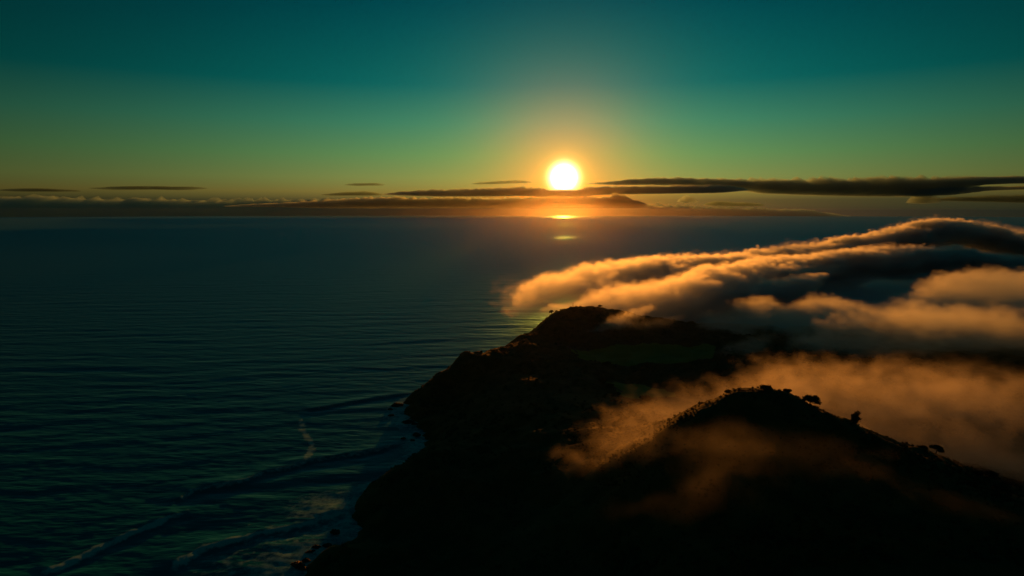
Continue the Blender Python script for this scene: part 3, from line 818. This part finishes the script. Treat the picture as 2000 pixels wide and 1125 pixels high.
for k, (px, py, r_, label) in enumerate(ROCKS):
    rs_ = np.random.RandomState(100 + k)
    v = IV3.copy(); dv = fbm(v[:, 0] * 1.6 + k * 3, v[:, 1] * 1.6, v[:, 2] * 1.6 + k, octaves=4, gain=0.6)
    v *= (1 + 0.45 * dv)[:, None]
    v = np.round(v * 4.5) / 4.5 * 0.45 + v * 0.55
    v *= (r_ * rs_.uniform(0.9, 1.3), r_ * rs_.uniform(0.6, 0.9), r_ * rs_.uniform(0.45, 0.65))
    o = tri_mesh('rock', v, IF3, MAT['rock'])
    p_ = on_sea(px, py); o.location = (p_[0], p_[1], r_ * 0.05); o.rotation_euler[2] = rs_.uniform(-0.5, 0.5)
    tag(o, label, 'rock', 'rocks along the waterline')

# ------------------------------------------------------------------ clouds along the horizon
CD = 60000.0
def cloud_mat(name, dens, colour=(0.62, 0.66, 0.70, 1), g=0.7):
    return volume_mat(name, colour, dens, g)
MAT['cloud_thick'] = cloud_mat('cloud_thick', 9.0e-4, (0.22, 0.40, 0.48, 1))
MAT['cloud_left'] = cloud_mat('cloud_left', 1.0e-3, (0.50, 0.90, 0.98, 1), 0.2)
MAT['cloud_band'] = cloud_mat('cloud_band', 2.2e-3, (0.28, 0.42, 0.48, 1))
MAT['cloud_heap'] = cloud_mat('cloud_heap', 7.0e-3, (0.30, 0.40, 0.42, 1))
MAT['cloud_thin'] = cloud_mat('cloud_thin', 5.5e-4, (0.10, 0.20, 0.20, 1))
def cloud(spine, label, mat='cloud_thick', depth=5000.0, seed=0, bump=0.35, freq=1.0, dist=CD, nu=None, flat=0.35, name='cloud'):
    """spine: list of (photo x, photo y of the top, photo y of the base); a long rounded body with a lumpy top"""
    S = np.array(spine, float)
    x0, x1 = S[0, 0], S[-1, 0]
    nu = nu or int(max(24, min(260, (x1 - x0) / 3.0)))
    u = np.linspace(0, 1, nu); px = x0 + (x1 - x0) * u
    ptop = np.interp(px, S[:, 0], S[:, 1]); pbot = np.interp(px, S[:, 0], S[:, 2])
    m_ = 18
    V = np.zeros((nu, m_, 3))
    end = np.clip(np.minimum(u, 1 - u) * (x1 - x0) / max(14.0, 0.06 * (x1 - x0)), 0, 1) ** 0.5
    for j in range(m_):
        ph = 2 * math.pi * j / m_
        c_, s_ = math.cos(ph), math.sin(ph)
        for i in range(nu):
            t_, b_ = at(px[i], ptop[i], dist), at(px[i], pbot[i], dist)
            hgt = (t_[2] - b_[2]) * end[i]; base_z = b_[2] + (t_[2] - b_[2]) * 0.3 * (1 - end[i])
            zc = base_z + hgt * flat
            V[i, j, 0] = t_[0]; V[i, j, 1] = dist + depth * c_ * end[i]
            V[i, j, 2] = zc + (hgt * (1 - flat) if s_ > 0 else hgt * flat) * s_
    wl = (V[:, 4, 2] - V[:, 13, 2])[:, None]
    nz = fbm(V[..., 0] / 900.0 * freq + seed * 7.3, V[..., 1] / 2600.0 * freq, V[..., 2] / 500.0 * freq, octaves=4, gain=0.55)
    bil = np.abs(perlin(V[..., 0] / 700.0 * freq + seed, V[..., 1] / 1800.0, V[..., 2] / 900.0))
    V[..., 2] += (bump * nz + bump * 0.8 * (bil - 0.2)) * wl * (V[..., 2] > (V[:, 13, 2] + 0.25 * wl[:, 0])[:, None])
    V[..., 1] += 0.25 * depth * nz * end[:, None]
    faces = []
    idx = np.arange(nu * m_).reshape(nu, m_)
    for i in range(nu - 1):
        for j in range(m_):
            k = (j + 1) % m_
            faces.append((int(idx[i, j]), int(idx[i, k]), int(idx[i + 1, k]), int(idx[i + 1, j])))
    faces.append(tuple(int(q) for q in idx[0][::-1])); faces.append(tuple(int(q) for q in idx[-1]))
    o = mesh_obj(name, list(map(tuple, V.reshape(-1, 3))), faces, MAT[mat])
    return tag(o, label, 'cloud', 'clouds along the horizon')
cloud([(12, 372, 374), (60, 368, 374), (100, 368.5, 374), (142, 371, 373)], 'small lens-shaped cloud, leftmost above the horizon bank', 'cloud_thin', 2500, 1, 0.15)
cloud([(190, 369, 370), (240, 364.5, 370), (300, 363.5, 370), (345, 365, 371), (398, 365, 367)], 'thin dark streak of cloud right of the leftmost lens cloud', 'cloud_thin', 2500, 2, 0.15)
cloud([(-500, 388, 446), (0, 387, 446), (60, 383, 446), (110, 388, 446), (250, 390, 446), (280, 385, 446), (310, 390, 446), (420, 391, 446), (520, 390, 446), (640, 388, 446), (700, 391, 446), (900, 389, 446), (1180, 390, 446), (1300, 402, 446), (1600, 410, 446), (1700, 414, 446)],
      'long low lumpy cloud bank lying on the horizon at left', 'cloud_left', 3500, 3, 0.16, 2.8, dist=CD + 7000, flat=0.5, name='cloud_bank')
cloud([(440, 401, 404), (560, 396, 405), (640, 391, 407), (700, 387, 407), (760, 385, 407), (830, 387, 407), (900, 386, 407), (960, 388, 407), (1040, 386, 407), (1110, 385, 407), (1150, 388, 407), (1180, 392, 407), (1230, 397, 407), (1300, 402, 406)],
      'low brown cloud bank directly below the sun', 'cloud_band', 1300, 15, 0.26, 5.0, dist=27500.0, flat=0.5, name='cloud_bank')
cloud([(672, 361, 362), (700, 358.5, 362.5), (735, 358, 362), (752, 359, 360)], 'tiny dark wisp of cloud left of the sun', 'cloud_thin', 2000, 4, 0.2)
cloud([(630, 381, 382), (680, 375, 382), (720, 374, 382), (748, 377, 381)], 'small dark cloud just below the tiny wisp', 'cloud_thin', 2500, 5, 0.2)
cloud([(745, 378, 381), (790, 374, 382), (860, 371, 384), (950, 368, 384), (1020, 365.5, 383), (1055, 367, 385), (1075, 371, 385), (1125, 371, 385), (1145, 366, 384), (1170, 364, 381), (1260, 363, 379), (1400, 362, 377), (1460, 366, 374)],
      'long dark cloud band passing just under the sun', 'cloud_band', 1300, 6, 0.3, 4.2, dist=27000.0)
cloud([(920, 358, 360), (960, 354, 360), (1000, 352.5, 358), (1040, 354, 357)], 'pale bright-edged wisp touching the left of the sun', 'cloud_thin', 1500, 7, 0.3, 1.4)
cloud([(1145, 356, 359), (1200, 353, 361), (1260, 349, 361), (1310, 347.5, 362), (1400, 350, 364), (1500, 351, 378), (1600, 350, 382), (1700, 348.5, 384), (1800, 347, 384), (1900, 346, 362), (2000, 345, 358), (2150, 345, 358), (2400, 347, 356)],
      'wide dark cloud slab stretching from the sun to the right edge', 'cloud_thick', 3500, 8, 0.34, 1.6, dist=CD + 4000)
cloud([(1760, 372, 383), (1850, 366, 382), (1920, 364.5, 373), (2000, 364, 370), (2200, 364, 370), (2400, 366, 369)], 'narrow dark streak below the wide slab at far right', 'cloud_thick', 2200, 9, 0.35, 1.8)
cloud([(1800, 388, 391), (1880, 384, 393), (2000, 381, 396), (2200, 380, 400), (2500, 384, 396)], 'dim flat cloud low at the right edge', 'cloud_thin', 3000, 10, 0.3, 1.5, dist=CD + 6000)
cloud([(1025, 397, 403), (1060, 387, 403.5), (1090, 384, 403.5), (1120, 386, 403.5), (1145, 382.5, 403.5), (1175, 387, 403.5), (1200, 380, 403.5), (1216, 381, 403.5), (1230, 388, 403.5), (1246, 393, 403), (1262, 397, 402)],
      'heaped cloud with a domed top just right below the sun', 'cloud_heap', 550, 11, 0.3, 9.0, dist=12000.0)  # domed end is real; left part added to block sun glitter on the sea
cloud([(1322, 392, 394), (1334, 386, 396), (1346, 382, 396), (1354, 388, 396), (1362, 393, 396)], 'tiny heaped cloud under the wide slab', 'cloud_thick', 1600, 12, 0.35, 2.0, dist=CD + 8000)
cloud([(1375, 398, 401), (1400, 393, 402), (1430, 395, 403), (1460, 395, 403), (1490, 399, 403)], 'low ragged cloud right of the tiny heaped cloud', 'cloud_thin', 2200, 13, 0.35, 1.6, dist=CD + 8000)
cloud([(1776, 395, 397), (1790, 385, 398), (1802, 372, 398), (1812, 378, 398), (1830, 394, 397)], 'dark tapering cloud hanging under the slab at right', 'cloud_thick', 1800, 14, 0.2, 1.5, dist=CD + 3000)

# ------------------------------------------------------------------ the hazy air over the water
HR = 31000.0
bm = bmesh.new(); bmesh.ops.create_cube(bm, size=1.0)
for v in bm.verts: v.co = (v.co.x * 2 * HR, v.co.y * 2 * HR, -60.0 if v.co.z < 0 else 300.0)
me = bpy.data.meshes.new('haze'); bm.to_mesh(me); bm.free()
MAT['haze'] = volume_mat('haze_air', (0.9, 0.92, 0.95, 1), 2.4e-6, 0.955)
me.materials.append(MAT['haze'])
hz = bpy.data.objects.new('haze', me); col.objects.link(hz)
tag(hz, 'thin warm haze over the sea below the sun', 'haze', kind='stuff')
